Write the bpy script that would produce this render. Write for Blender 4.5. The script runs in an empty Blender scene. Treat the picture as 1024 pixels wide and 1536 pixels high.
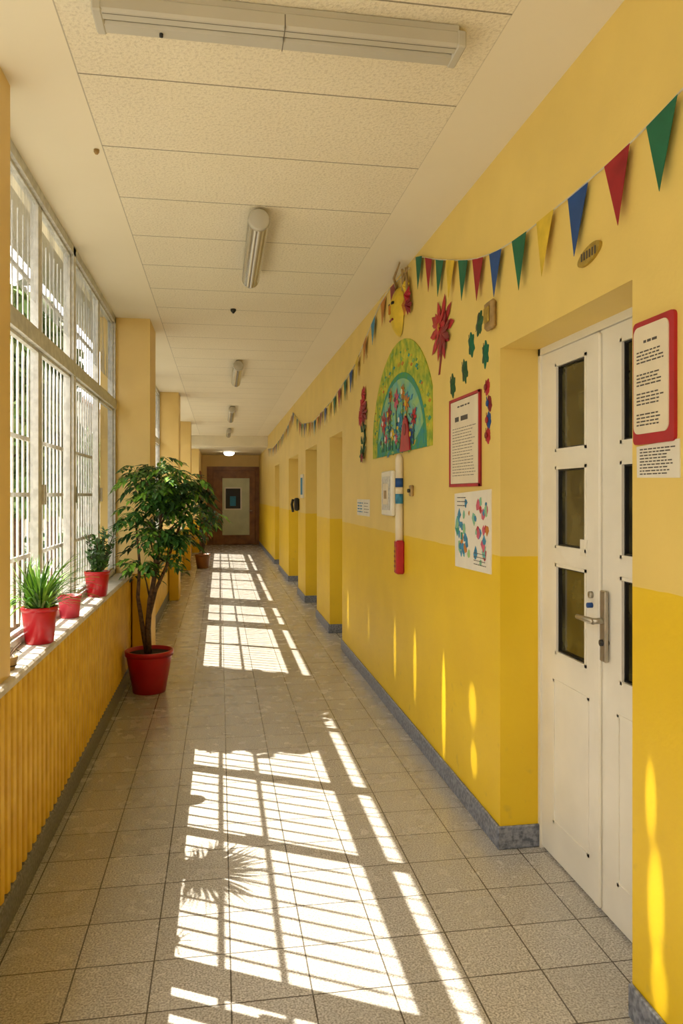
import bpy, math, random
from mathutils import Vector, Matrix
random.seed(7)
R=random.random
def U(a,b): return a+(b-a)*random.random()
def lin(h):
    h=h.lstrip('#'); o=[]
    for i in (0,2,4):
        c=int(h[i:i+2],16)/255
        o.append(c/12.92 if c<=.04045 else ((c+.055)/1.055)**2.4)
    return (*o,1)
# ---------------------------------------------------------------- materials
def newmat(name):
    m=bpy.data.materials.new(name); m.use_nodes=True
    nt=m.node_tree; b=nt.nodes['Principled BSDF']
    return m,nt,b
def N(nt,t,**k):
    n=nt.nodes.new(t)
    for a,v in k.items():
        if a in n.inputs: n.inputs[a].default_value=v
        else: setattr(n,a,v)
    return n
def mix(nt,fac,a,b,mode='MIX'):
    n=nt.nodes.new('ShaderNodeMix'); n.data_type='RGBA'; n.blend_type=mode
    for s,v in ((0,fac),(6,a),(7,b)):
        if hasattr(v,'links'): nt.links.new(v,n.inputs[s])
        else: n.inputs[s].default_value=v
    return n.outputs[2]
def math_(nt,op,a,b=None):
    n=nt.nodes.new('ShaderNodeMath'); n.operation=op
    for i,v in enumerate((a,b)):
        if v is None: continue
        if hasattr(v,'links'): nt.links.new(v,n.inputs[i])
        else: n.inputs[i].default_value=v
    return n.outputs[0]
def pos(nt):
    g=nt.nodes.new('ShaderNodeNewGeometry'); return g.outputs['Position']
def noise(nt,vec,scale,detail=4,lo=.35,hi=.65):
    n=N(nt,'ShaderNodeTexNoise'); n.inputs['Scale'].default_value=scale; n.inputs['Detail'].default_value=detail
    nt.links.new(vec,n.inputs['Vector'])
    r=N(nt,'ShaderNodeMapRange'); r.inputs[1].default_value=lo; r.inputs[2].default_value=hi
    nt.links.new(n.outputs['Fac'],r.inputs[0])
    return r.outputs[0]
def bump(nt,b,h,strength,dist=.005):
    n=nt.nodes.new('ShaderNodeBump'); n.inputs['Strength'].default_value=strength; n.inputs['Distance'].default_value=dist
    nt.links.new(h,n.inputs['Height']); nt.links.new(n.outputs[0],b.inputs['Normal'])
def pm(name,col,rough=.6,var=.12,scale=20,bmp=0,metal=0,col2=None,spec=None):
    m,nt,b=newmat(name)
    c=lin(col); c2=lin(col2) if col2 else tuple([x*(1-var*1.6) for x in c[:3]]+[1])
    p=pos(nt); n=noise(nt,p,scale)
    nt.links.new(mix(nt,n,c,c2),b.inputs['Base Color'])
    b.inputs['Roughness'].default_value=rough; b.inputs['Metallic'].default_value=metal
    if spec is not None: b.inputs['Specular IOR Level'].default_value=spec
    if bmp: bump(nt,b,noise(nt,p,scale*6,5,.2,.8),bmp)
    return m

def wall_mat(name,up,low,split):
    m,nt,b=newmat(name); p=pos(nt)
    s=nt.nodes.new('ShaderNodeSeparateXYZ'); nt.links.new(p,s.inputs[0])
    nz=noise(nt,p,3,5,.3,.7); n2=noise(nt,p,.9,3,.3,.7)
    upc=mix(nt,nz,lin(up),tuple([x*.92 for x in lin(up)[:3]]+[1]))
    loc=mix(nt,nz,lin(low),tuple([lin(low)[0]*.93,lin(low)[1]*.91,lin(low)[2]*.9,1]))
    wob=math_(nt,'MULTIPLY',noise(nt,p,6,2,.3,.7),.006)
    f=math_(nt,'GREATER_THAN',math_(nt,'ADD',s.outputs[2],wob),split)
    c=mix(nt,f,loc,upc)
    g=math_(nt,'LESS_THAN',s.outputs[2],.6)
    sc=noise(nt,p,14,6,.62,.75)
    c=mix(nt,math_(nt,'MULTIPLY',math_(nt,'MULTIPLY',sc,g),.25),c,lin('#9a8348'))
    c=mix(nt,math_(nt,'MULTIPLY',n2,.08),c,lin('#c9a35a'))
    nt.links.new(c,b.inputs['Base Color']); b.inputs['Roughness'].default_value=.5
    bump(nt,b,noise(nt,p,60,4,.2,.8),.12,.004)
    return m
M={}
M['wall']=wall_mat('painted_plaster','#EFD173','#F0CA18',1.283)
M['pillar']=wall_mat('pillar_plaster','#EBCB80','#E8BA18',.88)
M['white']=pm('white_gloss_paint','#F0EBDC',.35,.05,4)
M['fixture']=pm('fixture_enamel','#BFBAAD',.4,.04,3)
M['fixdark']=pm('fixture_shadow_gap','#6E675A',.6,.1,8)
M['frame']=pm('window_frame_paint','#D6D5D0',.5,.15,25,.1)
M['frame2']=pm('bar_paint','#E0E0DE',.5,.15,25)
M['metal']=pm('brushed_metal','#B9B2A2',.35,.1,30,0,.8)
M['dark']=pm('dark_rubber','#1C1A18',.5,.1,30)
M['sill']=pm('stone_sill','#D8D0C2',.5,.15,18,.1)
M['granite']=pm('granite_skirting','#9599A4',.45,.3,60,.05,0,'#5A5F6B')
M['granitel']=pm('granite_dark','#86837E',.5,.3,70,.05,0,'#5c5954')
M['yel']=pm('yellow_wood','#EBC136',.5,.15,8,.1,0,'#D8AA20')
M['yelgap']=pm('yellow_groove','#7A5208',.6,.1,8)
M['ceilp']=pm('ceiling_plaster','#EFE6D0',.7,.05,3,.1)
M['redpot']=pm('red_plastic','#B60F1C',.3,.08,8)
M['pinkpot']=pm('pink_plastic','#D23A4E',.4,.08,8)
M['soil']=pm('soil','#3A2A1C',.9,.4,60,.5)
M['bark']=pm('bark','#6B4E33',.8,.3,40,.5,0,'#3f2c1c')
M['leaf']=pm('leaf_green','#47762E',.4,.3,9,0,0,'#2D5420')
M['leafd']=pm('leaf_dark','#2E5424',.45,.3,9,0,0,'#1B3816')
M['leafl']=pm('leaf_light','#8DB53C',.45,.3,12,0,0,'#4F8A25')
M['oleaf']=pm('garden_leaf','#6F8A48',.6,.3,3,0,0,'#46652C')
M['oleaf2']=pm('garden_leaf_pale','#9FAE74',.6,.3,3,0,0,'#7A9150')
M['brown']=pm('brown_wood','#94602F',.4,.2,5,.1,0,'#74471F')
M['palegreen']=pm('pale_green_panel','#D0D4B0',.4,.08,4)
M['paper']=pm('paper','#EBE5D4',.7,.04,10)
M['cream']=pm('cream_paper','#EADDC0',.7,.05,10)
M['ink']=pm('ink','#5A544E',.8,.1,30)
M['red']=pm('red_paint','#B8202A',.5,.15,12)
M['dred']=pm('dark_red','#8A1A22',.5,.15,12)
M['fred']=pm('red_felt','#A01420',.7,.15,12)
M['green']=pm('green_felt','#0F6B4A',.7,.15,12)
M['dgreen']=pm('dark_green','#2C5B34',.7,.2,20)
M['blue']=pm('blue_felt','#1D4E94',.7,.15,12)
M['lblue']=pm('crayon_blue','#3F93BD',.7,.25,40)
M['yfelt']=pm('yellow_felt','#E5C234',.7,.15,12)
M['orange']=pm('orange_felt','#C9812A',.7,.15,12)
M['pink']=pm('pink_crayon','#D4647A',.8,.15,25)
M['olive']=pm('crayon_olive','#CFC83C',.8,.2,14,0,0,'#7FA032')
M['teal']=pm('crayon_teal','#5FB0B4',.8,.2,11,0,0,'#9CC27A')
M['hill']=pm('crayon_hill','#4E9A54',.8,.2,18,0,0,'#2F8C92')
M['brass']=pm('brass_plate','#B89A3A',.4,.2,40,0,.3)
M['tan']=pm('tan_plate','#A88850',.5,.2,30)
M['string']=pm('string','#D8CFB8',.8,.1,30)
M['bounce_ground']=pm('pale_bounce_ground','#AFAB98',.9,.2,2)  # ground colour chosen pale to bounce sun onto the ceiling
M['bld']=pm('outside_plaster','#A59B86',.8,.1,2)
M['tubeglass']=pm('prismatic_diffuser','#C9C6BC',.25,.25,50)
def lampmat():
    m,nt,b=newmat('lit_lamp_glass'); b.inputs['Base Color'].default_value=(.9,.88,.8,1)
    b.inputs['Emission Color'].default_value=(1,.9,.7,1); b.inputs['Emission Strength'].default_value=14
    return m
M['lamp']=lampmat()
def flute():
    m,nt,b=newmat('ribbed_diffuser'); p=pos(nt)
    w=nt.nodes.new('ShaderNodeTexWave'); w.inputs['Scale'].default_value=14; w.bands_direction='X'; w.inputs['Distortion'].default_value=.3
    nt.links.new(p,w.inputs[0])
    nt.links.new(mix(nt,w.outputs[1],lin('#CFCBBE'),lin('#8F8B80')),b.inputs['Base Color']); b.inputs['Roughness'].default_value=.2; b.inputs['Metallic'].default_value=.5
    return m
M['flute']=flute()
def glass(name,fac,tint=(1,1,1,1),dif=0):
    m=bpy.data.materials.new(name); m.use_nodes=True; nt=m.node_tree; nt.nodes.clear()
    o=nt.nodes.new('ShaderNodeOutputMaterial'); t=nt.nodes.new('ShaderNodeBsdfTransparent'); t.inputs[0].default_value=tint
    g=nt.nodes.new('ShaderNodeBsdfGlossy'); g.inputs['Roughness'].default_value=.05
    x=nt.nodes.new('ShaderNodeMixShader'); x.inputs[0].default_value=fac
    nt.links.new(t.outputs[0],x.inputs[1]); nt.links.new(g.outputs[0],x.inputs[2])
    out=x.outputs[0]
    if dif:
        d=nt.nodes.new('ShaderNodeBsdfTranslucent'); d.inputs[0].default_value=(.34,.34,.33,1)
        d2=nt.nodes.new('ShaderNodeBsdfDiffuse'); d2.inputs[0].default_value=(.6,.6,.58,1)
        a=nt.nodes.new('ShaderNodeMixShader'); a.inputs[0].default_value=.4
        nt.links.new(d.outputs[0],a.inputs[1]); nt.links.new(d2.outputs[0],a.inputs[2])
        y=nt.nodes.new('ShaderNodeMixShader')
        mp=nt.nodes.new('ShaderNodeMapping'); mp.inputs['Scale'].default_value=(1,1,.3); nt.links.new(pos(nt),mp.inputs[0])
        nn=noise(nt,mp.outputs[0],7,7,.35,.65); nt.links.new(math_(nt,'MULTIPLY',nn,dif),y.inputs[0])
        nt.links.new(out,y.inputs[1]); nt.links.new(a.outputs[0],y.inputs[2]); out=y.outputs[0]
    nt.links.new(out,o.inputs[0]); return m
M['glass']=glass('window_glass',.05)
M['frost']=glass('dusty_glass',.05,(.95,.95,.95,1),.75)
def darkglass():
    m,nt,b=newmat('door_glass')
    p=pos(nt); n=noise(nt,p,7,3,.4,.6)
    nt.links.new(mix(nt,n,lin('#524C2C'),lin('#2B2819')),b.inputs['Base Color'])
    b.inputs['Roughness'].default_value=.12
    b.inputs['Specular IOR Level'].default_value=.8
    return m
M['dglass']=darkglass()
def floor_mat():
    m,nt,b=newmat('terrazzo_tiles'); p=pos(nt)
    mp=nt.nodes.new('ShaderNodeMapping'); mp.inputs['Location'].default_value=(-.034+25,-.03+25,0)
    nt.links.new(p,mp.inputs[0])
    s=nt.nodes.new('ShaderNodeSeparateXYZ'); nt.links.new(mp.outputs[0],s.inputs[0])
    T=.25
    def edge(o):
        fr=math_(nt,'FRACT',math_(nt,'DIVIDE',o,T))
        d=math_(nt,'ABSOLUTE',math_(nt,'SUBTRACT',fr,.5))
        return math_(nt,'GREATER_THAN',d,.5-.010)
    g=math_(nt,'MAXIMUM',edge(s.outputs[0]),edge(s.outputs[1]))
    cx=math_(nt,'FLOOR',math_(nt,'DIVIDE',s.outputs[0],T)); cy=math_(nt,'FLOOR',math_(nt,'DIVIDE',s.outputs[1],T))
    cb=nt.nodes.new('ShaderNodeCombineXYZ'); nt.links.new(cx,cb.inputs[0]); nt.links.new(cy,cb.inputs[1])
    wn=nt.nodes.new('ShaderNodeTexWhiteNoise'); nt.links.new(cb.outputs[0],wn.inputs[0])
    sp=noise(nt,p,150,3,.38,.62); sp2=noise(nt,p,45,4,.35,.65)
    c=mix(nt,sp,lin('#DAD5CB'),lin('#948E85'))
    c=mix(nt,math_(nt,'MULTIPLY',sp2,.35),c,lin('#A8A298'))
    c=mix(nt,math_(nt,'MULTIPLY',wn.outputs[0],.22),c,lin('#8F897F'))
    c=mix(nt,math_(nt,'MULTIPLY',g,.88),c,lin('#443D33'))
    nt.links.new(c,b.inputs['Base Color'])
    r=math_(nt,'ADD',math_(nt,'MULTIPLY',noise(nt,p,8,4),.12),.18)
    nt.links.new(r,b.inputs['Roughness'])
    bump(nt,b,math_(nt,'SUBTRACT',1,g),.3,.002)
    return m
M['floor']=floor_mat()
def ceil_mat():
    m,nt,b=newmat('ceiling_boards'); p=pos(nt)
    s=nt.nodes.new('ShaderNodeSeparateXYZ'); nt.links.new(p,s.inputs[0])
    X,Y=s.outputs[0],s.outputs[1]
    ins=math_(nt,'MULTIPLY',math_(nt,'GREATER_THAN',X,-.5),math_(nt,'LESS_THAN',X,.9))
    fr=math_(nt,'FRACT',math_(nt,'DIVIDE',math_(nt,'ADD',Y,50.25-.0),.555))
    d=math_(nt,'ABSOLUTE',math_(nt,'SUBTRACT',fr,.5))
    seam=math_(nt,'MULTIPLY',math_(nt,'LESS_THAN',d,.0065),ins)
    e1=math_(nt,'LESS_THAN',math_(nt,'ABSOLUTE',math_(nt,'ADD',X,.5)),.0025)
    e2=math_(nt,'MULTIPLY',math_(nt,'LESS_THAN',math_(nt,'ABSOLUTE',math_(nt,'SUBTRACT',X,.9)),.002),.3)
    ln=math_(nt,'MAXIMUM',seam,math_(nt,'MAXIMUM',math_(nt,'MULTIPLY',e1,.6),e2))
    pits=noise(nt,p,80,4,.5,.68)
    c=mix(nt,math_(nt,'MULTIPLY',math_(nt,'MULTIPLY',pits,ins),.26),lin('#EDE3CC'),lin('#94846A'))
    c=mix(nt,math_(nt,'MULTIPLY',noise(nt,p,1.5,4),.12),c,lin('#CDBFA0'))
    c=mix(nt,math_(nt,'MULTIPLY',ln,.75),c,lin('#5E5138'))
    nt.links.new(c,b.inputs['Base Color']); b.inputs['Roughness'].default_value=.8
    bump(nt,b,math_(nt,'MULTIPLY',noise(nt,p,80,5,.3,.7),ins),.45,.006)
    return m
M['ceil']=ceil_mat()

# ---------------------------------------------------------------- mesh builder
class MB:
    def __init__(s): s.v=[];s.f=[];s.m=[];s.sm=[];s.mats=[]
    def mi(s,k):
        if k not in s.mats: s.mats.append(k)
        return s.mats.index(k)
    def add(s,vs,fs,k,smooth=False):
        o=len(s.v); s.v+= [tuple(v) for v in vs]; i=s.mi(k)
        for f in fs: s.f.append([a+o for a in f]); s.m.append(i); s.sm.append(smooth)
    def box(s,x0,x1,y0,y1,z0,z1,k):
        vs=[(x,y,z) for x in (x0,x1) for y in (y0,y1) for z in (z0,z1)]
        s.add(vs,[(0,1,3,2),(4,6,7,5),(0,4,5,1),(2,3,7,6),(0,2,6,4),(1,5,7,3)],k)
    def bbox(s,x0,x1,y0,y1,z0,z1,k,c=.005):
        P=[]
        for x,sx in((x0,1),(x1,-1)):
            for y,sy in((y0,1),(y1,-1)):
                for z,sz in((z0,1),(z1,-1)):
                    P+=[(x,y+sy*c,z+sz*c),(x+sx*c,y,z+sz*c),(x+sx*c,y+sy*c,z)]
        import bmesh
        bm=bmesh.new(); [bm.verts.new(p) for p in P]
        r=bmesh.ops.convex_hull(bm,input=bm.verts[:]); bm.verts.index_update()
        bmesh.ops.dissolve_limit(bm,angle_limit=.02,verts=bm.verts[:],edges=bm.edges[:])
        bm.verts.ensure_lookup_table(); bm.verts.index_update()
        s.add([v.co[:] for v in bm.verts],[[v.index for v in f.verts] for f in bm.faces],k); bm.free()
    def wpoly(s,pts,k,x=1.21,t=.004):
        n=len(pts); a=[(x,y,z) for y,z in pts]; b=[(x-t,y,z) for y,z in pts]
        s.add(a+b,[list(range(n))[::-1],[i+n for i in range(n)]]+[(i,(i+1)%n,(i+1)%n+n,i+n) for i in range(n)],k)
    def wrect(s,y0,y1,z0,z1,k,x=1.21,t=.004): s.wpoly([(y0,z0),(y1,z0),(y1,z1),(y0,z1)],k,x,t)
    def tube(s,pts,rad,k,n=8,smooth=True,cap=True):
        pts=[Vector(p) for p in pts]
        if not isinstance(rad,(list,tuple)): rad=[rad]*len(pts)
        vs=[];prev=None
        for i,p in enumerate(pts):
            d=(pts[min(i+1,len(pts)-1)]-pts[max(i-1,0)]).normalized()
            a=Vector((0,0,1)) if abs(d.z)<.9 else Vector((1,0,0))
            if prev is not None: a=prev
            e=(a-d*a.dot(d)).normalized(); prev=e; g=d.cross(e)
            for j in range(n):
                t=2*math.pi*j/n; vs.append(p+(e*math.cos(t)+g*math.sin(t))*rad[i])
        fs=[]
        for i in range(len(pts)-1):
            for j in range(n):
                fs.append((i*n+j,i*n+(j+1)%n,(i+1)*n+(j+1)%n,(i+1)*n+j))
        if cap: fs+= [list(range(n))[::-1],[(len(pts)-1)*n+j for j in range(n)]]
        s.add(vs,fs,k,smooth)
    def lathe(s,prof,c,k,n=32,smooth=True):
        vs=[];fs=[]
        for r,z in prof:
            for j in range(n):
                t=2*math.pi*j/n; vs.append((c[0]+r*math.cos(t),c[1]+r*math.sin(t),c[2]+z))
        for i in range(len(prof)-1):
            for j in range(n): fs.append((i*n+j,i*n+(j+1)%n,(i+1)*n+(j+1)%n,(i+1)*n+j))
        fs.append(list(range(n))[::-1])
        fs.append([(len(prof)-1)*n+j for j in range(n)])
        s.add(vs,fs,k,smooth)
    def leaf(s,base,d,up,L,W,k,droop=.25):
        d=Vector(d).normalized(); up=Vector(up)
        sd=d.cross(up)
        if sd.length<1e-3: sd=Vector((1,0,0))
        sd.normalize(); nn=sd.cross(d).normalized(); b=Vector(base)
        g=Vector((0,0,-1))*L*droop
        P=[b, b+d*L*.35+sd*W*.5+nn*W*.15+g*.15, b+d*L*.7+sd*W*.38+nn*W*.1+g*.5, b+d*L+g, b+d*L*.7-sd*W*.38+nn*W*.1+g*.5, b+d*L*.35-sd*W*.5+nn*W*.15+g*.15, b+d*L*.35+g*.15, b+d*L*.7+g*.5]
        s.add(P,[(0,6,1),(1,6,7,2),(2,7,3),(0,5,6),(5,4,7,6),(4,3,7)],k)
    def build(s,name,parent=None):
        me=bpy.data.meshes.new(name); me.from_pydata(s.v,[],s.f)
        for k in s.mats: me.materials.append(M[k])
        me.polygons.foreach_set('material_index',s.m); me.polygons.foreach_set('use_smooth',s.sm); me.update()
        ob=bpy.data.objects.new(name,me); bpy.context.collection.objects.link(ob)
        if parent: ob.parent=parent
        return ob
def box(name,*a):
    m=MB(); m.box(*a); return m.build(name)

XR=1.21; H=3.05; YB=-2.5; YE=23.3; YS=19.2
# ---------------------------------------------------------------- shell
box('floor',-1.0,1.6,YB,YE+.2,-.15,0,'floor')
box('ceiling',-1.0,1.6,YB,YS,H,H+.2,'ceil')
box('ceiling_far',-1.0,1.6,YS,YE+.2,2.78,2.98,'ceilp')
box('trim_beam',-1.0,1.6,YS-.12,YS,2.80,H,'ceilp')
box('unseen_roof_eave',-1.41,1.8,YB-.2,YE+.4,3.25,3.36,'bld')  # unseen slab blocking the sun; overhang sized to trim upper-pane light
box('wall_back',-1.0,1.6,YB-.2,YB,0,H,'wall')
ops=[(2.035,3.088),(7.34,8.2),(9.32,10.58),(11.6,13.2),(15.4,16.6)]
m=MB(); y=YB
for a,b in ops:
    m.box(XR,XR+.24,y,a,0,H,'wall'); m.box(XR,XR+.24,a,b,2.19,H,'wall'); y=b
m.box(XR,XR+.24,y,YE,0,H,'wall')
m.box(XR+.24,XR+.35,YB,YE,0,H,'wall')
m.build('wall_right')
m=MB(); y=YB
for a,b in ops:
    m.bbox(XR-.015,XR,y,a,0,.1,'granite',.004)
    m.bbox(XR-.015,XR+.18,b-.014,b,0,.1,'granite',.004)
    y=b
m.bbox(XR-.015,XR,y,YE,0,.1,'granite',.004)
m.build('baseboard_right')
YW=20.2
box('wall_left',-1.0,-.785,YB,YW,0,.85,'pillar')
m=MB()
m.box(-.785,-.775,YB,YW,.12,.85,'yelgap')
y=YB
while y<YW-.07:
    w=.060
    m.add([(-.775,y,.12),(-.752,y+.010,.12),(-.748,y+w/2,.12),(-.752,y+w-.010,.12),(-.775,y+w,.12),(-.775,y,.85),(-.752,y+.010,.85),(-.748,y+w/2,.85),(-.752,y+w-.010,.85),(-.775,y+w,.85)],
      [(0,1,6,5),(1,2,7,6),(2,3,8,7),(3,4,9,8),(5,6,7,8,9)],'yel')
    y+=.078
m.build('wainscot_panelling')
m=MB(); m.bbox(-.785,-.742,YB,YW,0,.12,'granitel',.006); m.build('baseboard_left')
m=MB(); m.bbox(-1.0,-.735,YB,YW,.85,.885,'sill',.008); m.build('trim_sill')
pil=[(6.5,7.05,-.59),(11.1,11.6,-.6),(15.5,16.0,-.6)]
m=MB(); m.box(-.79,-.76,2.74,2.88,.885,H,'pillar'); m.build('pillar')
for a,b,x in pil:
    m=MB(); m.box(-1.0,x,a,b,.885,H,'pillar'); m.box(-.735,x,a,b,0,.885,'pillar'); m.build('pillar')
box('wall_left_far',-1.0,-.56,YW,YE,0,H,'pillar')
box('wall_end',-1.0,1.6,YE,YE+.2,0,2.98,'pillar')
# ---------------------------------------------------------------- windows
def window(name,y0,y1,posts,fa=.05,fb=.05):
    m=MB(); x=-.9; zt=H; z0=.885
    m.box(x-.03,x+.03,y0,y1,z0,z0+.04,'frame'); m.box(x-.03,x+.03,y0,y1,zt-.05,zt,'frame')
    m.box(x-.03,x+.035,y0,y1,2.27,2.35,'frame')
    m.box(x-.03,x+.03,y0,y0+fa,z0,zt,'frame'); m.box(x-.03,x+.03,y1-fb,y1,z0,zt,'frame')
    edges=[y0+fa]
    for p,w in posts:
        m.box(x-.03,x+.03 if w>.05 else x+.012,p-w/2,p+w/2,z0,zt,'frame'); edges+=[p-w/2,p+w/2]
    edges.append(y1-fb)
    for i in range(0,len(edges),2):
        a,b=edges[i],edges[i+1]
        for zz0,zz1,k in ((z0+.04,2.27,'glass'),(2.35,zt-.05,'frost')):
            s=.016
            m.box(x-.012,x+.012,a,b,zz0,zz0+s,'frame'); m.box(x-.012,x+.012,a,b,zz1-s,zz1,'frame')
            m.box(x-.012,x+.012,a,a+s,zz0,zz1,'frame'); m.box(x-.012,x+.012,b-s,b,zz0,zz1,'frame')
            if k=='frost':
                zm=zz0+s+.13
                m.add([(x,a+s,zz0+s),(x,b-s,zz0+s),(x,b-s,zm),(x,a+s,zm)],[(0,1,2,3)],'glass')
                m.add([(x,a+s,zm),(x,b-s,zm),(x,b-s,zz1-s),(x,a+s,zz1-s)],[(0,1,2,3)],k)
            else: m.add([(x,a+s,zz0+s),(x,b-s,zz0+s),(x,b-s,zz1-s),(x,a+s,zz1-s)],[(0,1,2,3)],k)
        m.box(x+.012,x+.03,a+.01,a+.03,1.5,1.6,'metal')
    xb=-1.03; yy=y0+.06
    while yy<y1:
        m.tube([(xb,yy,z0),(xb,yy,2.30),(xb,yy,2.32),(xb,yy,zt-.02)],[.0075,.0075,.0045,.0045],'frame2',6,cap=False); yy+=.105
    for z in (1.22,1.55,1.85,2.72):
        m.box(xb-.006,xb+.006,y0,y1,z-.011,z+.011,'frame2')
    return m.build(name)
window('window_1',2.72,6.5,[(3.90,.045),(4.70,.07),(5.72,.045)],fa=.02)
window('window_2',7.05,11.1,[(8.3,.045),(9.55,.35),(10.3,.045)])
window('window_3',11.6,15.5,[(12.9,.045),(14.2,.10)])
window('window_4',16.0,20.2,[(17.4,.045),(18.1,.3),(19,.045)])
window('window_5',YB,2.72,[(-1.2,.08),(.1,.1),(1.4,.045)],fb=.02)
# ---------------------------------------------------------------- doors
def door_double(name,y0,y1):
    m=MB(); x=1.395; zt=2.17
    m.box(1.385,1.45,y1-.02,y1,0,2.19,'white'); m.box(1.385,1.45,y0,y0+.02,0,2.19,'white'); m.box(1.385,1.45,y0,y1,2.16,2.19,'white')
    def leaf(a,b,pa,pb):
        panes=[(.88,1.26),(1.325,1.668),(1.73,2.10)]
        m.box(x,x+.04,a,pa,.012,zt-.012,'white'); m.box(x,x+.04,pb,b,.012,zt-.012,'white')
        zz=.012
        for p,q in panes:
            m.box(x,x+.04,pa,pb,zz,p,'white'); zz=q
            m.box(x+.02,x+.026,pa,pb,p,q,'dglass')
            for r in ((pa,pa+.012,p,q),(pb-.012,pb,p,q),(pa,pb,p,p+.012),(pa,pb,q-.012,q)):
                m.box(x-.004,x+.012,*r,'white')
            for r in ((pa+.012,pa+.018,p,q),(pb-.018,pb-.012,p,q),(pa,pb,p+.012,p+.018),(pa,pb,q-.018,q-.012)):
                m.box(x+.006,x+.02,*r,'dark')
        m.box(x,x+.04,pa,pb,zz,zt-.012,'white')
        for r in ((pa-.02,pb+.02,.76,.772),(pa-.02,pb+.02,.16,.172),(pa-.02,pa-.008,.16,.77),(pb+.008,pb+.02,.16,.77)):
            m.box(x-.004,x,*r,'white')
    leaf(2.574,y1-.02,2.667,2.934); leaf(y0+.02,2.560,2.15,2.42)
    m.bbox(x-.014,x,2.548,2.588,.02,2.15,'white',.004)
    m.box(x-.001,x+.002,2.588,2.592,.02,2.15,'dark')
    m.bbox(x-.022,x-.006,2.49,2.53,.94,1.20,'metal',.004)
    m.tube([(x-.01,2.51,1.09),(x-.06,2.51,1.09)],.011,'metal',12)
    m.tube([(x-.06,2.505,1.09),(x-.062,2.56,1.09),(x-.058,2.63,1.088)],[.012,.011,.009],'metal',12)
    m.tube([(x-.03,2.51,1.01),(x,2.51,1.01)],.012,'dark',12)
    m.tube([(x-.012,2.625,1.17),(x,2.625,1.17)],.013,'metal',12); m.tube([(x-.02,2.625,1.13),(x,2.625,1.13)],.01,'blue',10)
    m.wrect(2.66,2.715,1.31,1.375,'paper',x+.0,.003)
    m.build(name)
door_double('door_1',2.035,3.088)
def door_single(name,y0,y1):
    m=MB(); x=1.395
    m.box(1.385,1.45,y1-.05,y1,0,2.19,'white'); m.box(1.385,1.45,y0,y0+.05,0,2.19,'white'); m.box(1.385,1.45,y0,y1,2.14,2.19,'white')
    m.box(x+.01,x+.05,y0+.05,y1-.05,.01,2.14,'white')
    for z0,z1 in ((.2,.85),(1.0,2.0)):
        m.bbox(x,x+.012,y0+.16,y1-.16,z0,z1,'white',.005)
    m.tube([(x-.05,y0+.12,1.05),(x-.05,y0+.24,1.05)],.01,'metal'); m.tube([(x+.01,y0+.12,1.05),(x-.05,y0+.12,1.05)],.01,'metal')
    m.build(name)
for i,(a,b) in enumerate(ops[1:]): door_single('door_%d'%(i+2),a,b)
m=MB(); y=YE
m.box(-.40,1.20,y-.06,y,0,2.42,'brown')
m.bbox(-.22,1.08,y-.10,y-.05,.01,2.3,'brown',.01)
for a,b,c,d in ((.02,.94,.26,.30),(.02,.94,2.06,2.12),(.02,.07,.26,2.12),(.90,.96,.26,2.12)):
    m.box(a,b,y-.125,y-.09,c,d,'brown')
m.box(.07,.90,y-.11,y-.09,.30,2.06,'palegreen')
m.box(.13,.66,y-.118,y-.1,1.08,1.78,'paper'); m.box(.17,.62,y-.122,y-.11,1.12,1.74,'dark')
m.box(.30,.48,y-.13,y-.12,1.2,1.5,'lblue')
m.tube([(.98,y-.10,1.05),(.98,y-.16,1.05),(.88,y-.16,1.05)],.012,'metal')
m.build('door_6')
m=MB(); m.box(-.56,-.53,20.6,21.9,0,2.2,'brown'); m.bbox(-.535,-.51,20.7,21.8,.01,2.1,'brown',.01)
m.tube([(-.51,20.8,1.05),(-.46,20.8,1.05),(-.46,20.92,1.05)],.012,'metal'); m.build('door_7')

# ---------------------------------------------------------------- ceiling lights
m=MB(); yc=2.325; x0,x1=-.375,.775
m.bbox(x0+.02,x1-.02,yc-.055,yc+.055,H-.035,H,'fixture',.004)
m.bbox(x0,x0+.03,yc-.062,yc+.062,H-.075,H-.02,'fixture',.005); m.bbox(x1-.03,x1,yc-.062,yc+.062,H-.075,H-.02,'fixture',.005)
m.bbox(x0,x1,yc-.06,yc-.008,H-.072,H-.02,'fixture',.008); m.bbox(x0,x1,yc+.002,yc+.06,H-.072,H-.02,'fixture',.008)
m.box(x0+.01,x1-.01,yc-.008,yc+.002,H-.055,H-.02,'fixdark')
m.box(x0+.03,x1-.03,yc-.045,yc-.042,H-.0725,H-.06,'fixdark')
m.box(.195,.198,yc-.0605,yc+.0605,H-.0728,H-.03,'fixdark')
m.tube([(-.18,yc+.03,H-.07),(-.18,yc+.03,H-.082)],.006,'dark')
m.build('fluorescent_batten_light')
def tubelight(x,y0,y1):
    m=MB(); zc=H-.065
    m.tube([(x,y0,zc),(x,y0+.004,zc),(x,y0+.03,zc)],[.048,.055,.057],'fixture',28)
    m.tube([(x,y0+.03,zc),(x,y1-.03,zc)],.057,'flute',28,cap=False)
    m.tube([(x,y1-.03,zc),(x,y1-.004,zc),(x,y1,zc)],[.057,.055,.045],'fixture',28)
    m.bbox(x-.03,x+.03,y0+.1,y1-.1,H-.03,H,'fixture',.005)
    m.build('ceiling_tube_light')
for a,b in ((3.87,5.0),(8.3,9.6),(12.6,14.4),(16.8,18.2)): tubelight(.2,a,b)
m=MB(); m.lathe([(.022,0),(.022,-.015),(.014,-.025),(.006,-.035)],(.105,6.05,H),'dark',16); m.build('smoke_detector')
m=MB(); m.lathe([(.012,0),(.012,-.01),(.006,-.02)],(-.53,3.35,H),'tan',12); m.build('ceiling_hook')
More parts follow.
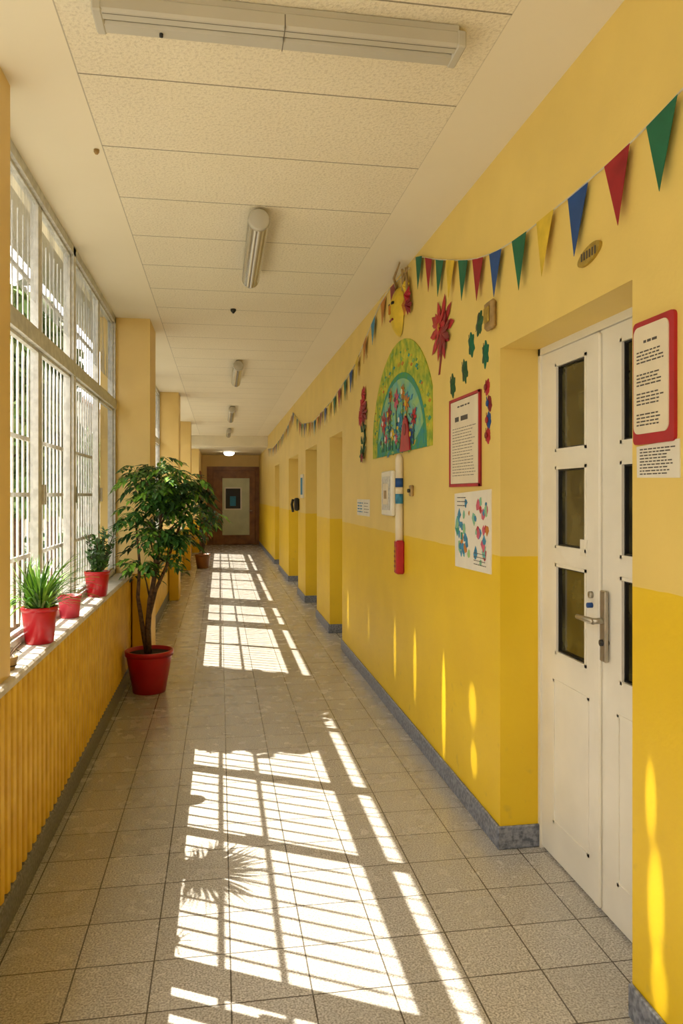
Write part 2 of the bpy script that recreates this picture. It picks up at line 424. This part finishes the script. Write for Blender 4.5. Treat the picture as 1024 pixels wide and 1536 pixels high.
m=MB(); m.lathe([(.16,0),(.16,-.02)],(.25,21.4,2.78),'fixture',28); m.lathe([(.15,-.02),(.145,-.06),(.11,-.10),(.05,-.115)],(.25,21.4,2.78),'lamp',28); m.build('round_ceiling_lamp')

# ---------------------------------------------------------------- wall things
def lines(m,y0,y1,z0,z1,n,k='ink',x=1.2,h=.35,cw=None):
    st=(z1-z0)/n; cw=cw or (y1-y0)/9
    for i in range(n):
        z=z1-st*(i+.5); a=y1; end=y0+U(0,.25)*(y1-y0)
        while a>end+cw*.4:
            w=U(.5,1.4)*cw; b=max(end,a-w)
            m.wrect(b,a,z-st*h/2,z+st*h/2,k,x,.0006); a=b-cw*.28
m=MB(); y0,y1,z0,z1=3.32,3.78,1.59,2.045
m.wrect(y0,y1,z0,z1,'dred',XR,.008); m.wrect(y0+.016,y1-.016,z0+.016,z1-.016,'cream',XR-.008,.002)
for r in ((y0,y1,z0,z0+.013),(y0,y1,z1-.013,z1),(y0,y0+.013,z0,z1),(y1-.013,y1,z0,z1)): m.wrect(*r,'red',XR-.008,.006)
lines(m,y0+.13,y1-.13,z1-.055,z1-.04,1,'ink',XR-.010,.5,.05); lines(m,y0+.09,y1-.09,z1-.13,z1-.09,1,'ink',XR-.010,.6,.11); lines(m,y0+.05,y1-.05,z0+.05,z1-.15,17,'ink',XR-.010,.2,.035)
m.build('framed_notice')
m=MB(); y0,y1,z0,z1=3.19,3.70,1.19,1.575
m.wpoly([(y0,z0),(y1,z0-.01),(y1+.01,z1-.02),(y0,z1)],'paper',XR,.006)
for cy in (y0+.13,y0+.38):
    for i in range(26):
        a=cy+U(-.1,.1); b=U(z0+.04,z1-.05); s=U(.012,.035)
        P=[(a+s*U(.5,1)*math.cos(t),b+s*U(.6,1.2)*math.sin(t)) for t in [i*math.pi/4 for i in range(8)]]
        m.wpoly(P,random.choice(['lblue','pink','lblue','orange','lblue','teal','red']) if cy<y0+.2 else random.choice(['lblue','teal','lblue','orange','hill']),XR-.006,.001+R()*.001)
lines(m,y0+.05,y0+.22,z0+.02,z0+.09,4,'ink',XR-.008,.2); lines(m,y0+.29,y0+.47,z1-.09,z1-.03,3,'ink',XR-.008,.2)
m.build('child_drawing_poster')
m=MB(); y0,y1,z0,z1=1.815,2.015,1.695,2.05
def rr(y0,y1,z0,z1,r,n=6):
    P=[]
    for cy,cz,a0 in ((y1-r,z1-r,0),(y0+r,z1-r,90),(y0+r,z0+r,180),(y1-r,z0+r,270)):
        for i in range(n+1):
            t=math.radians(a0+90*i/n); P.append((cy+r*math.cos(t),cz+r*math.sin(t)))
    return P
m.wpoly(rr(y0,y1,z0,z1,.015),'red',XR,.010); m.wpoly(rr(y0+.022,y1-.008,z0+.03,z1-.016,.022),'cream',XR-.010,.003)
lines(m,y0+.06,y1-.06,z1-.07,z1-.055,1,'ink',XR-.013,.5,.02)
for k_,zz in enumerate((z1-.085,z1-.15,z1-.205,z1-.265)): lines(m,y0+.04,y1-.025,zz-.04,zz,4,'ink',XR-.013,.4,.018)
m.build('notice_board')
m=MB(); m.wpoly([(1.80,1.595),(2.005,1.60),(2.008,1.69),(1.802,1.70)],'paper',XR,.003); lines(m,1.82,1.99,1.605,1.685,9,'ink',XR-.003,.4,.018); m.build('taped_paper_note')
m=MB(); cy,cz=2.285,2.345
m.wpoly([(cy+.075*math.cos(t)*1+.0,cz+.028*math.sin(t)-.012*math.cos(t)) for t in [2*math.pi*i/28 for i in range(28)]],'brass',XR,.01)
for i in range(6): m.wrect(cy-.05+i*.018,cy-.043+i*.018,cz-.012,cz+.014,'ink',XR-.01,.002)
m.build('oval_plaque')
m=MB(); m.bbox(XR-.03,XR,3.12,3.22,2.29,2.42,'tan',.012); m.bbox(XR-.038,XR-.028,3.14,3.2,2.32,2.39,'brass',.004); m.build('wall_junction_box')
def star(m,cy,cz,r,k,n=9,x=XR-.003,t=.006,rot=0,inner=.42,sy=1):
    P=[]
    for i in range(n):
        q=r*U(.8,1.12); a0=rot+2*math.pi*i/n; h=math.pi/n
        for da,rr_ in ((-h,inner*.8),(-h*.6,.62+inner*.2),(0,1),(h*.6,.62+inner*.2)):
            P.append((cy+sy*q*rr_*math.cos(a0+da),cz+q*rr_*math.sin(a0+da)))
    L=len(P)
    for i in range(L):
        m.add([(x-t,cy,cz),(x,*P[i]),(x,*P[(i+1)%L])],[(0,1,2)],k)
m=MB(); star(m,3.95,2.46,.18,'red',10,XR-.006,.012,sy=1.2,inner=.55); star(m,3.90,2.43,.13,'dred',8,XR-.014,.008,.4,sy=1.2,inner=.55); star(m,3.96,2.49,.11,'red',8,XR-.018,.008,.2,sy=1.2,inner=.5); star(m,3.93,2.47,.03,'orange',6,XR-.028,.005)
m.wpoly([(3.93,2.36),(3.955,2.36),(4.01,2.22),(3.985,2.22)],'dred',XR,.004); m.build('paper_poinsettia')
def wleaf(cy,cz,L,k,ang,lob=.25):
    m=MB(); P=[]; n=36
    for i in range(n):
        t=2*math.pi*i/n; q=1+lob*math.cos(6*t)+U(-.08,.08); a=L*.5*math.cos(t)*q; b=L*.36*math.sin(t)*q
        P.append((cy+a*math.cos(ang)-b*math.sin(ang),cz+a*math.sin(ang)+b*math.cos(ang)))
    for i in range(n): m.add([(XR-.012,cy,cz),(XR-.002,*P[i]),(XR-.002,*P[(i+1)%n])],[(0,1,2)],k)
    m.add([(XR,*p) for p in P]+[(XR-.002,*p) for p in P],[(i,(i+1)%n,(i+1)%n+n,i+n) for i in range(n)],k)
    k2={'red':'dred','dred':'blue','blue':'red'}.get(k,'ink')
    m.wpoly([(cy-L*.4*math.cos(ang),cz-L*.4*math.sin(ang)+.004),(cy+L*.4*math.cos(ang),cz+L*.4*math.sin(ang)+.004),(cy+L*.4*math.cos(ang),cz+L*.4*math.sin(ang)-.004)],k2,XR-.010,.003)
    if lob<.1: m.wpoly([(cy+L*.2*math.cos(t),cz+L*.2*math.sin(t)) for t in [i*math.pi/4 for i in range(8)]],k2,XR-.010,.004)
    m.build('paper_leaf')
for u,v,k in ((719,485,'dgreen'),(707,517,'green'),(728,531,'green'),(697,557,'dgreen'),(679,579,'dgreen'),(731,581,'red'),(734,605,'dred'),(733,630,'blue'),(732,653,'red')):
    d=1362/(u-330); wleaf((d-.1955)/.987,1.55+(742-v)*d/1111,.115 if v<580 else .075,k,math.pi/2+U(-.5,.5),.14 if v<580 else .06)
# mural
m=MB()
yc,zb=4.93,1.835
def arch(ry,rz,z0=0,ymin=-.80,ymax=.87,n=40):
    P=[]
    for i in range(n+1):
        t=math.pi*i/n; P.append((yc+max(ymin,min(ymax,ry*math.cos(t))),zb+z0+rz*math.sin(t)))
    return P
m.wpoly([(yc-.80,zb)]+[(yc+.87,zb)]+arch(.90,.76)[1:-1],'olive',XR,.006)
m.wpoly(arch(.66,.50),'teal',XR-.006,.003)
m.wpoly(arch(.70,.54)[:],'hill',XR-.006,.0015)
hp=[(yc+.66,zb)]
for i in range(13): hp.append((yc+.64-i*1.28/12,zb+.10+.05*math.sin(i*1.7)))
hp.append((yc-.66,zb)); m.wpoly(hp,'hill',XR-.009,.002)
for i in range(70):
    a=math.pi*(.04+.92*i/69); r=U(.72,.88)
    cy=yc+max(-.76,min(.84,.99*r*math.cos(a))); cz=zb+.83*r*math.sin(a)
    s=U(.015,.04); m.wpoly([(cy-s,cz),(cy,cz-s*.4),(cy+s,cz),(cy,cz+s*.4)],random.choice(['leafl','yfelt','hill','olive','olive','orange']),XR-.006,.002)
for i in range(170):
    a=U(0,math.pi); r=math.sqrt(R())*.93; cy=yc+.62*r*math.cos(a); cz=zb+.47*r*math.sin(a); s=U(.015,.05); q=U(-.6,.6)
    m.wpoly([(cy-s,cz-s*q),(cy+s*.2,cz+.012),(cy+s,cz+s*q),(cy-s*.2,cz-.012)],random.choice(['hill','teal','lblue','leafl','dgreen','blue','yfelt']) if r<.75 else random.choice(['teal','lblue']),XR-.009,.001+R()*.002)
for cy,cz,k,r in ((-.42,.20,'red',.07),(-.24,.31,'orange',.075),(.05,.37,'pink',.08),(.27,.29,'dred',.08),(.44,.24,'red',.09),(-.06,.22,'lblue',.06),(.16,.14,'yfelt',.06),(-.36,.1,'blue',.05),(.5,.1,'teal',.06),(-.14,.40,'orange',.06),(.22,.42,'orange',.06),(.36,.12,'pink',.05),(.05,.1,'pink',.05)):
    m.wpoly([(yc+cy-.008,zb+.03),(yc+cy+.008,zb+.03),(yc+cy+.004,zb+cz),(yc+cy-.004,zb+cz)],'dgreen',XR-.012,.002)
    star(m,yc+cy,zb+cz,r,k,7,XR-.014,.006,U(0,1),sy=1.15)
    m.wpoly([(yc+cy+.018*math.cos(t),zb+cz+.018*math.sin(t)) for t in [i*math.pi/4 for i in range(8)]],random.choice(['yfelt','paper','ink']),XR-.02,.003)
m.wpoly([(yc-.36,zb),(yc-.10,zb),(yc-.13,zb+.10),(yc-.18,zb+.2),(yc-.23,zb+.23),(yc-.28,zb+.2),(yc-.33,zb+.10)],'red',XR-.016,.008)
m.wpoly([(yc-.23+.04*math.cos(t),zb+.14+.04*math.sin(t)) for t in [i*math.pi/5 for i in range(10)]],'dred',XR-.024,.003)
m.build('flower_mural')
m=MB()
for cy,cz,r in ((6.20,2.31,.12),(6.28,2.22,.10),(6.14,2.24,.11),(6.16,2.40,.08)): star(m,cy,cz,r,'dred' if r==.11 else 'red',8,XR-.012,.02,U(0,1),sy=1.3)
m.tube([(XR-.008,6.2,2.2),(XR-.008,6.12,2.05),(XR-.008,6.22,1.86)],.008,'dgreen',6)
for z in (2.08,1.98,1.90): m.leaf((XR-.012,6.16,z),(0,.8,.5),(-1,0,0),.14,.06,'dgreen',0); m.leaf((XR-.012,6.16,z),(0,-.8,.4),(-1,0,0),.12,.05,'dgreen',0)
star(m,6.22,1.88,.07,'dgreen',6,XR-.02,.01,sy=1.4); star(m,6.15,1.86,.05,'dred',6,XR-.03,.01,sy=1.4)
m.build('paper_flower')
m=MB(); m.bbox(XR-.03,XR,5.05,5.38,1.40,1.72,'white',.008); m.box(XR-.034,XR-.03,5.09,5.34,1.44,1.68,'tubeglass'); m.box(XR-.038,XR-.033,5.14,5.29,1.48,1.63,'cream'); m.box(XR-.040,XR-.037,5.17,5.25,1.52,1.58,'tan'); m.build('small_framed_picture')
m=MB(); m.wrect(5.95,6.5,1.37,1.51,'paper',XR,.004); lines(m,6.22,6.47,1.39,1.49,4,'lblue',XR-.004,.4,.08); lines(m,5.98,6.18,1.39,1.49,4,'ink',XR-.004,.2,.06); m.build('paper_note')
m=MB(); xx=XR-.028; yy=4.83
m.tube([(xx,yy,1.22),(xx,yy,1.49)],.026,'cream',14); m.tube([(xx,yy,1.49),(xx,yy,1.555)],.0265,'lblue',14); m.tube([(xx,yy,1.555),(xx,yy,1.60)],.026,'cream',14); m.tube([(xx,yy,1.60),(xx,yy,1.66)],.0265,'blue',14); m.tube([(xx,yy,1.66),(xx,yy,1.79),(xx,yy,1.82)],[.026,.026,.014],'cream',14)
m.bbox(XR-.055,XR,4.79,4.87,1.02,1.245,'red',.01); m.box(XR-.058,XR-.054,4.81,4.85,1.05,1.20,'orange'); 
for i in range(4): m.box(XR-.060,XR-.057,4.815,4.845,1.065+i*.033,1.08+i*.033,'dred')
m.build('wall_thermometer')
m=MB(); m.bbox(XR-.02,XR,4.55,4.61,1.54,1.61,'tan',.006); m.tube([(XR-.02,4.58,1.575),(XR-.035,4.58,1.575)],.012,'dark'); m.build('light_switch')
m=MB(); m.bbox(XR-.07,XR,11.40,11.58,1.30,1.50,'dark',.02); m.tube([(XR-.09,11.5,1.48),(XR-.11,11.5,1.40),(XR-.09,11.5,1.28)],.02,'dark'); m.build('wall_telephone')
m=MB(); m.wrect(10.75,11.1,1.5,1.85,'paper',XR,.02); m.wrect(10.8,11.05,1.55,1.8,'lblue',XR-.02,.003); m.build('small_wall_sign')
tab=[(.9,2.80),(1.4,2.66),(1.86,2.60),(2.1,2.582),(2.35,2.582),(2.6,2.585),(2.83,2.59),(3.1,2.617),(3.33,2.66),(3.54,2.716),(3.74,2.78),(3.945,2.846),(4.155,2.92),(4.37,2.999),(4.5,3.02)]
def interp(tab,y):
    for (a,b),(c,d) in zip(tab,tab[1:]):
        if a<=y<=c: return b+(d-b)*(y-a)/(c-a)
    return tab[-1][1]
def flag(m,y,z,w,h,k,tilt=0,dz=0):
    x=XR-.018+U(-.006,.006)
    a=(x,y-w/2,z-dz); b=(x,y+w/2,z+dz); c=(x-.006,y+tilt,z-h)
    e=.0015
    m.add([a,b,c,(a[0]+e,a[1],a[2]),(b[0]+e,b[1],b[2]),(c[0]+e,c[1],c[2])],[(0,1,2),(5,4,3),(0,2,5,3),(1,4,5,2),(0,3,4,1)],k)
m=MB(); m.tube([(XR-.016,y,z) for y,z in tab],.003,'string',5)
cols=['green','fred','blue','yfelt','green','blue','fred','green','yfelt','green','fred','green']
for y,k in zip([1.86,2.09,2.35,2.595,2.83,3.10,3.33,3.54,3.74,3.945,4.155,4.37],cols):
    z=interp(tab,y); sl=(interp(tab,y+.07)-interp(tab,y-.07))/.14
    flag(m,y,z,.145,.22 if y<2.9 else .2,k,U(-.02,.02),sl*.075)
for y,k in ((1.6,'yfelt'),(1.35,'blue'),(1.1,'fred')): flag(m,y,interp(tab,y),.15,.22,k)
m.build('bunting')
m=MB()
tab2=[(4.6,3.0),(5.2,3.02),(5.5,2.99),(6.05,2.85),(6.5,2.72),(7.9,2.57),(9.6,2.50),(11.0,2.60),(12.3,2.92),(13.2,2.78),(15,2.66),(17,2.62),(19,2.72)]
m.tube([(XR-.016,y,z) for y,z in tab2],.004,'string',5)
y=5.05; i=0; cs=['dred','orange','lblue','orange','yfelt','blue','green','fred','green','yfelt','blue']
while y<18.8:
    z=interp(tab2,y); sl=(interp(tab2,y+.1)-interp(tab2,y-.1))/.2; flag(m,y,z,.16,.2,cs[i%len(cs)],U(-.02,.02),sl*.08); y+=.34; i+=1
m.build('bunting')
m=MB(); cy,cz=4.90,2.80
vs=[];n=20
rings=[(0,.07),(.35,.065),(.7,.045),(.92,.02),(1,0)]
for q,dx in rings:
    for j in range(n):
        t=2*math.pi*j/n; vs.append((XR-.005-dx,cy+.115*q*math.cos(t),cz+.16*q*math.sin(t)-(.02 if math.sin(t)<-.8 else 0)*q))
fs=[(i*n+j,i*n+(j+1)%n,(i+1)*n+(j+1)%n,(i+1)*n+j) for i in range(4) for j in range(n)]
m.add(vs,fs,'yfelt',True)
for a in (-.04,.04): m.bbox(XR-.075,XR-.055,cy+a-.016,cy+a+.016,cz+.03,cz+.05,'dark',.004)
m.bbox(XR-.085,XR-.06,cy-.012,cy+.012,cz-.03,cz+.03,'orange',.004); m.bbox(XR-.072,XR-.05,cy-.04,cy+.04,cz-.075,cz-.06,'dred',.004)
m.build('carnival_mask')
m=MB()
for P in ([(1.2,4.98,2.98),(1.15,4.85,3.0),(1.13,4.6,3.03)],[(1.19,4.76,2.90),(1.17,4.65,2.95),(1.17,4.55,2.99)],[(1.19,4.75,2.94),(1.17,4.70,3.02)],[(1.19,4.62,2.80),(1.17,4.6,3.0)]):
    m.tube(P,[.012,.009,.005][:len(P)],'tan',6)
for cy,cz,k in ((4.62,2.83,'red'),(4.66,2.90,'yfelt'),(4.60,2.76,'dred'),(4.68,2.78,'orange')): star(m,cy,cz,.075,k,6,XR-.02,.03)
m.build('dried_twig_decoration')

# ---------------------------------------------------------------- potted plants
def pot(m,c,rt,rb,h,k,rim=.02):
    m.lathe([(rb*.9,0),(rb,.004),(rt*.95,h-rim*1.4),(rt*.95,h-rim*1.3),(rt,h-rim*1.3),(rt*1.02,h-.003),(rt,h),(rt*.92,h),(rt*.9,h-.03)],c,k,36)
    m.lathe([(rt*.9,h-.035),(rt*.9,h-.028)],c,'soil',24)
def emp(n):
    e=bpy.data.objects.new(n,None); bpy.context.collection.objects.link(e); return e
e=emp('potted_tree_plant')
c=(-.55,6.0,0)
m=MB(); pot(m,c,.185,.125,.33,'redpot',.03); m.build('pot',e)
m=MB()
cl=[(-.50,6.0,1.70,.16),(-.30,5.95,1.58,.17),(-.64,5.95,1.69,.11),(-.43,6.05,1.42,.17),(-.20,6.0,1.40,.15),(-.64,5.95,1.38,.12),(-.54,5.95,1.20,.16),(-.34,6.05,1.22,.15),(-.60,5.95,.97,.12),(-.43,6.0,1.03,.12),(-.40,5.85,1.60,.14),(-.20,6.05,1.56,.10),(-.46,6.15,1.55,.14),(-.57,5.9,1.54,.12)]
tr=[(-.555,6.0,.28),(-.56,5.99,.5),(-.545,6.0,.72),(-.50,6.0,.95),(-.47,6.0,1.2),(-.46,6.0,1.5),(-.48,6.0,1.72)]
m.tube(tr,[.026,.023,.02,.017,.013,.009,.005],'bark',8)
m.tube([(-.565,6.01,.28),(-.60,6.0,.50),(-.635,5.98,.75),(-.62,5.97,1.0),(-.65,5.96,1.35)],[.021,.019,.015,.011,.006],'bark',8)
m.tube([(-.55,6.0,.60),(-.50,6.0,.80),(-.42,6.0,.98),(-.36,6.03,1.2),(-.25,6.02,1.45)],[.017,.015,.012,.009,.005],'bark',8)
for x,y,z,r in cl:
    base=min(tr,key=lambda p:(p[0]-x)**2+(p[2]-z+.15)**2)
    m.tube([base,((base[0]+x)/2,(base[1]+y)/2,(base[2]+z)/2+.03),(x,y,z)],[.008,.006,.004],'bark',5)
m.build('stems',e)
m=MB()
for x,y,z,r in cl:
    for i in range(int(36*(r/.16)**2)):
        a=U(0,6.283); el=U(-.6,1.2); q=r*U(.4,1.15)
        d=Vector((math.cos(a)*math.cos(el),math.sin(a)*math.cos(el),math.sin(el)))
        b=Vector((x,y,z)); t=b+d*q; t.x=max(t.x,-.66 if t.z<.98 else -.72)
        if t.y>6.4: t.y=6.4
        m.tube([b,(b+t)/2+Vector((0,0,.02)),t],.0022,'leafl',3,cap=False)
        k=random.choice(['leaf','leaf','leaf','leafd','leafl'])
        # leaflets alternate along a drooping stalk, ficus-like
        dh=Vector((d.x,d.y,0)); dh=dh.normalized() if dh.length>.05 else Vector((1,0,0))
        ax=(dh+Vector((0,0,U(-.5,.3)))).normalized(); sd=ax.cross(Vector((0,0,1))).normalized()
        for j in range(6):
            bp=t+ax*(.016*j)+Vector((0,0,-.0016*j*j)); sgn=1 if j%2 else -1
            m.leaf(bp,(ax*.7+sd*sgn*.8+Vector((0,0,U(-.2,.2)))) if j<5 else ax,(0,0,1),U(.055,.08),U(.028,.038),k,U(.3,.7))
m.build('foliage',e)
e=emp('potted_spider_plant'); c=(-.80,3.5,.885)
m=MB(); pot(m,c,.078,.06,.165,'redpot',.016); m.build('pot',e)
m=MB()
for i in range(230):
    a=U(0,6.283); L=U(.2,.36); el=U(.6,1.5); w=U(.009,.015)
    hx,hy=math.cos(a),math.sin(a); P=[]; x=c[0]+hx*.025; y=c[1]+hy*.03; z=c[2]+.13; ang=el
    seg=6
    for s in range(seg+1):
        P.append((x,y,z)); ds=L/seg
        x+=hx*math.cos(ang)*ds*(.8); y+=hy*math.cos(ang)*ds; z+=math.sin(ang)*ds; ang-=U(.08,.3)
        x=max(-.865,x)
    sx,sy=-hy*w/2,hx*w/2; vs=[];fs=[]
    for s,p in enumerate(P):
        q=1-(s/seg)**2*.95
        vs+=[(p[0]+sx*q,p[1]+sy*q,p[2]),(p[0]-sx*q,p[1]-sy*q,p[2]+.002)]
        if s<seg: fs.append((2*s,2*s+1,2*s+3,2*s+2))
    m.add(vs,fs,random.choice(['leafl','leafl','leaf']))
m.build('foliage',e)
e=emp('potted_cypress_shrub'); c=(-.795,5.05,.885)
m=MB(); pot(m,c,.08,.062,.165,'redpot',.016); m.build('pot',e)
m=MB()
m.tube([(c[0],c[1],c[2]+.12),(c[0],c[1],c[2]+.38)],[.008,.003],'bark',6)
for i in range(15):
    a=U(0,6.283); rr_=U(.04,.11); zt=U(.22,.42)
    m.tube([(c[0],c[1],c[2]+.13),(max(c[0]+rr_*math.cos(a),-.85),c[1]+rr_*1.2*math.sin(a),c[2]+zt)],[.004,.002],'bark',4)
    for j in range(85):
        q=U(.15,1); b=(max(c[0]+rr_*q*math.cos(a),-.85)+U(-.014,.014),c[1]+rr_*1.2*q*math.sin(a)+U(-.02,.02),c[2]+.13+(zt-.13)*q+U(-.01,.02))
        m.leaf(b,(U(-1,1),U(-1,1),U(.2,1)),(math.cos(a),math.sin(a),0),U(.025,.045),.012,random.choice(['leaf','leaf','leafd']),.1)
m.build('foliage',e)
m=MB(); pot(m,(-.805,4.2,.885),.062,.05,.12,'pinkpot',.014); m.build('plant_pot')
e=emp('potted_twig_plant'); c=(-.80,2.98,.885)
m=MB(); pot(m,c,.04,.03,.05,'tan',.01)
for i in range(16):
    a=U(0,6.283); m.tube([(c[0],c[1],.92),(c[0]+.03*math.cos(a),c[1]+.04*math.sin(a),.96),(c[0]+.05*math.cos(a),c[1]+.09*math.sin(a),.94+U(0,.05))],.002,'bark',4)
o=m.build('twigs',e)
e=emp('potted_floor_palm'); c=(-.36,15.9,0)
m=MB(); pot(m,c,.17,.12,.3,'brown',.03); m.build('pot',e)
m=MB()
for i in range(60):
    a=U(0,6.283); b=Vector((c[0],c[1],.27)); zz=U(.6,1.35); t=Vector((c[0]+.10*math.cos(a)*R(),c[1]+.2*math.sin(a),zz))
    m.tube([b,t],.004,'bark',3,cap=False); m.leaf(t,(math.cos(a)*.4,math.sin(a),.3),(0,0,1),U(.15,.25),.05,random.choice(['leafd','leafd','brown']),.8)
m.build('foliage',e)

# ---------------------------------------------------------------- outside
box('ground_outside',-30,-1.0,-15,60,-.4,-.2,'bounce_ground')
m=MB()
m.box(-9,-8.6,-5,58,-.2,7.4,'bld')
for i in range(18):
    y=-3+i*3.2
    for zo in (0,3.3):
        m.box(-8.62,-8.56,y,y+1.4,.9+zo,2.4+zo,'dglass'); m.box(-8.6,-8.5,y-.08,y,.8+zo,2.5+zo,'white'); m.box(-8.6,-8.5,y+1.4,y+1.48,.8+zo,2.5+zo,'white'); m.box(-8.6,-8.5,y,y+1.4,2.4+zo,2.5+zo,'white'); m.box(-8.6,-8.5,y+.67,y+.73,.9+zo,2.4+zo,'white')
m.box(-9.2,-8.4,-5,58,7.4,7.6,'brown')
m.build('neighbouring_building')
def tree(name,x,y,r,n,zc,rz,ls=.13,keys=('oleaf','oleaf2','oleaf')):
    m=MB(); m.tube([(x,y,-.2),(x+.03,y,zc-rz*.3),(x,y+.03,zc+rz*.5)],[.09,.07,.03],'bark',8)
    for i in range(9):
        a=U(0,6.283); m.tube([(x,y,zc-rz*.5),(x+r*.6*math.cos(a),y+r*.6*math.sin(a),zc+U(-.3,.6)*rz)],[.03,.01],'bark',5)
    for i in range(n):
        d=Vector((random.gauss(0,1),random.gauss(0,1),random.gauss(0,1))).normalized()*(R()**.45)
        b=(x+d.x*r,y+d.y*r,zc+d.z*rz)
        m.leaf(b,(U(-1,1),U(-1,1),U(-.8,.4)),(0,0,1),ls,ls*.5,random.choice(keys),.3)
    m.build(name)
for x,y,zc in ((-4.6,14,2.2),(-5.4,20,2.6),(-4.8,27,2.6),(-5.2,35,2.8)):
    tree('garden_tree',x,y,1.2,750,zc,1.5,.22)
m=MB()  # foliage mass added to block the sun from part of window one
for yb in (5.9,6.5,7.1): m.tube([(-1.55,yb,-.2),(-1.52,yb+.05,1.6),(-1.55,yb,3.0)],[.05,.04,.02],'bark',8)
for i in range(4600):
    b=(U(-1.75,-1.35),U(5.56,7.45),U(1.45,3.1))
    m.leaf(b,(U(-1,1),U(-1,1),U(-1,.3)),(-.6,.3,.9),.13,.08,random.choice(['oleaf','oleaf2','oleaf']),.3)
m.build('sun_blocking_shrub')
m=MB()
for i in range(2600):
    b=(U(-3.6,-3.2),U(6,34),U(-.2,.7))
    m.leaf(b,(U(-1,1),U(-1,1),U(-.5,1)),(0,0,1),.22,.12,random.choice(['leaf','oleaf','leafd']),.2)
m.box(-3.5,-3.3,6,34,-.2,.5,'leafd')
m.build('garden_hedge')

# ---------------------------------------------------------------- light
sd=Vector((.667,-.367,-1)).normalized()
l=bpy.data.lights.new('sun','SUN'); l.energy=15; l.angle=.006; l.color=(1,.93,.80)
o=bpy.data.objects.new('sun',l); o.rotation_euler=sd.to_track_quat('-Z','Y').to_euler(); o.location=(-5,5,8); bpy.context.collection.objects.link(o)
w=bpy.data.worlds.new('world'); bpy.context.scene.world=w; w.use_nodes=True
bg=w.node_tree.nodes['Background']; bg.inputs[0].default_value=(1,.985,.95,1); bg.inputs[1].default_value=4.9
for yy,zz,hh,ww,en in ((3.92,.40,.30,.045,1),(4.53,.48,.24,.05,.7),(5.07,.47,.22,.05,.55),(5.55,.45,.22,.05,.5),(6.0,.44,.2,.05,.5),(6.47,.44,.2,.06,.5),(7.0,.44,.2,.06,.5),(3.45,.53,.11,.07,.7),(3.43,.27,.09,.06,.6),(1.94,.68,.12,.035,.7),(1.915,.40,.17,.05,.8),(1.90,.18,.10,.05,.6)):
    l=bpy.data.lights.new('added_glint','SPOT'); l.color=(1,.93,.7)  # spots added inside the corridor, imitating sun reflected off the panes
    src=Vector((-.70,yy+.5,zz+1.2)); tg=Vector((XR,yy,zz)); D=(tg-src).length
    l.spot_size=2*math.atan(hh/D); l.spot_blend=.9; l.energy=320*en; l.shadow_soft_size=.002
    o=bpy.data.objects.new('added_glint_spot',l); o.location=src; o.rotation_euler=(tg-src).to_track_quat('-Z','Y').to_euler(); o.scale=(ww/hh,1,1)
    bpy.context.collection.objects.link(o)
# ---------------------------------------------------------------- camera
cd=bpy.data.cameras.new('camera'); cam=bpy.data.objects.new('camera',cd); bpy.context.collection.objects.link(cam)
cd.sensor_fit='VERTICAL'; cd.sensor_height=36; cd.lens=36*1111/1536; cd.shift_y=-26/1536; cd.clip_start=.02
cam.location=(0,0,1.55); cam.rotation_euler=(math.pi/2,0,-math.atan(182/1111))
sc=bpy.context.scene; sc.camera=cam
sc.view_settings.view_transform='Standard'
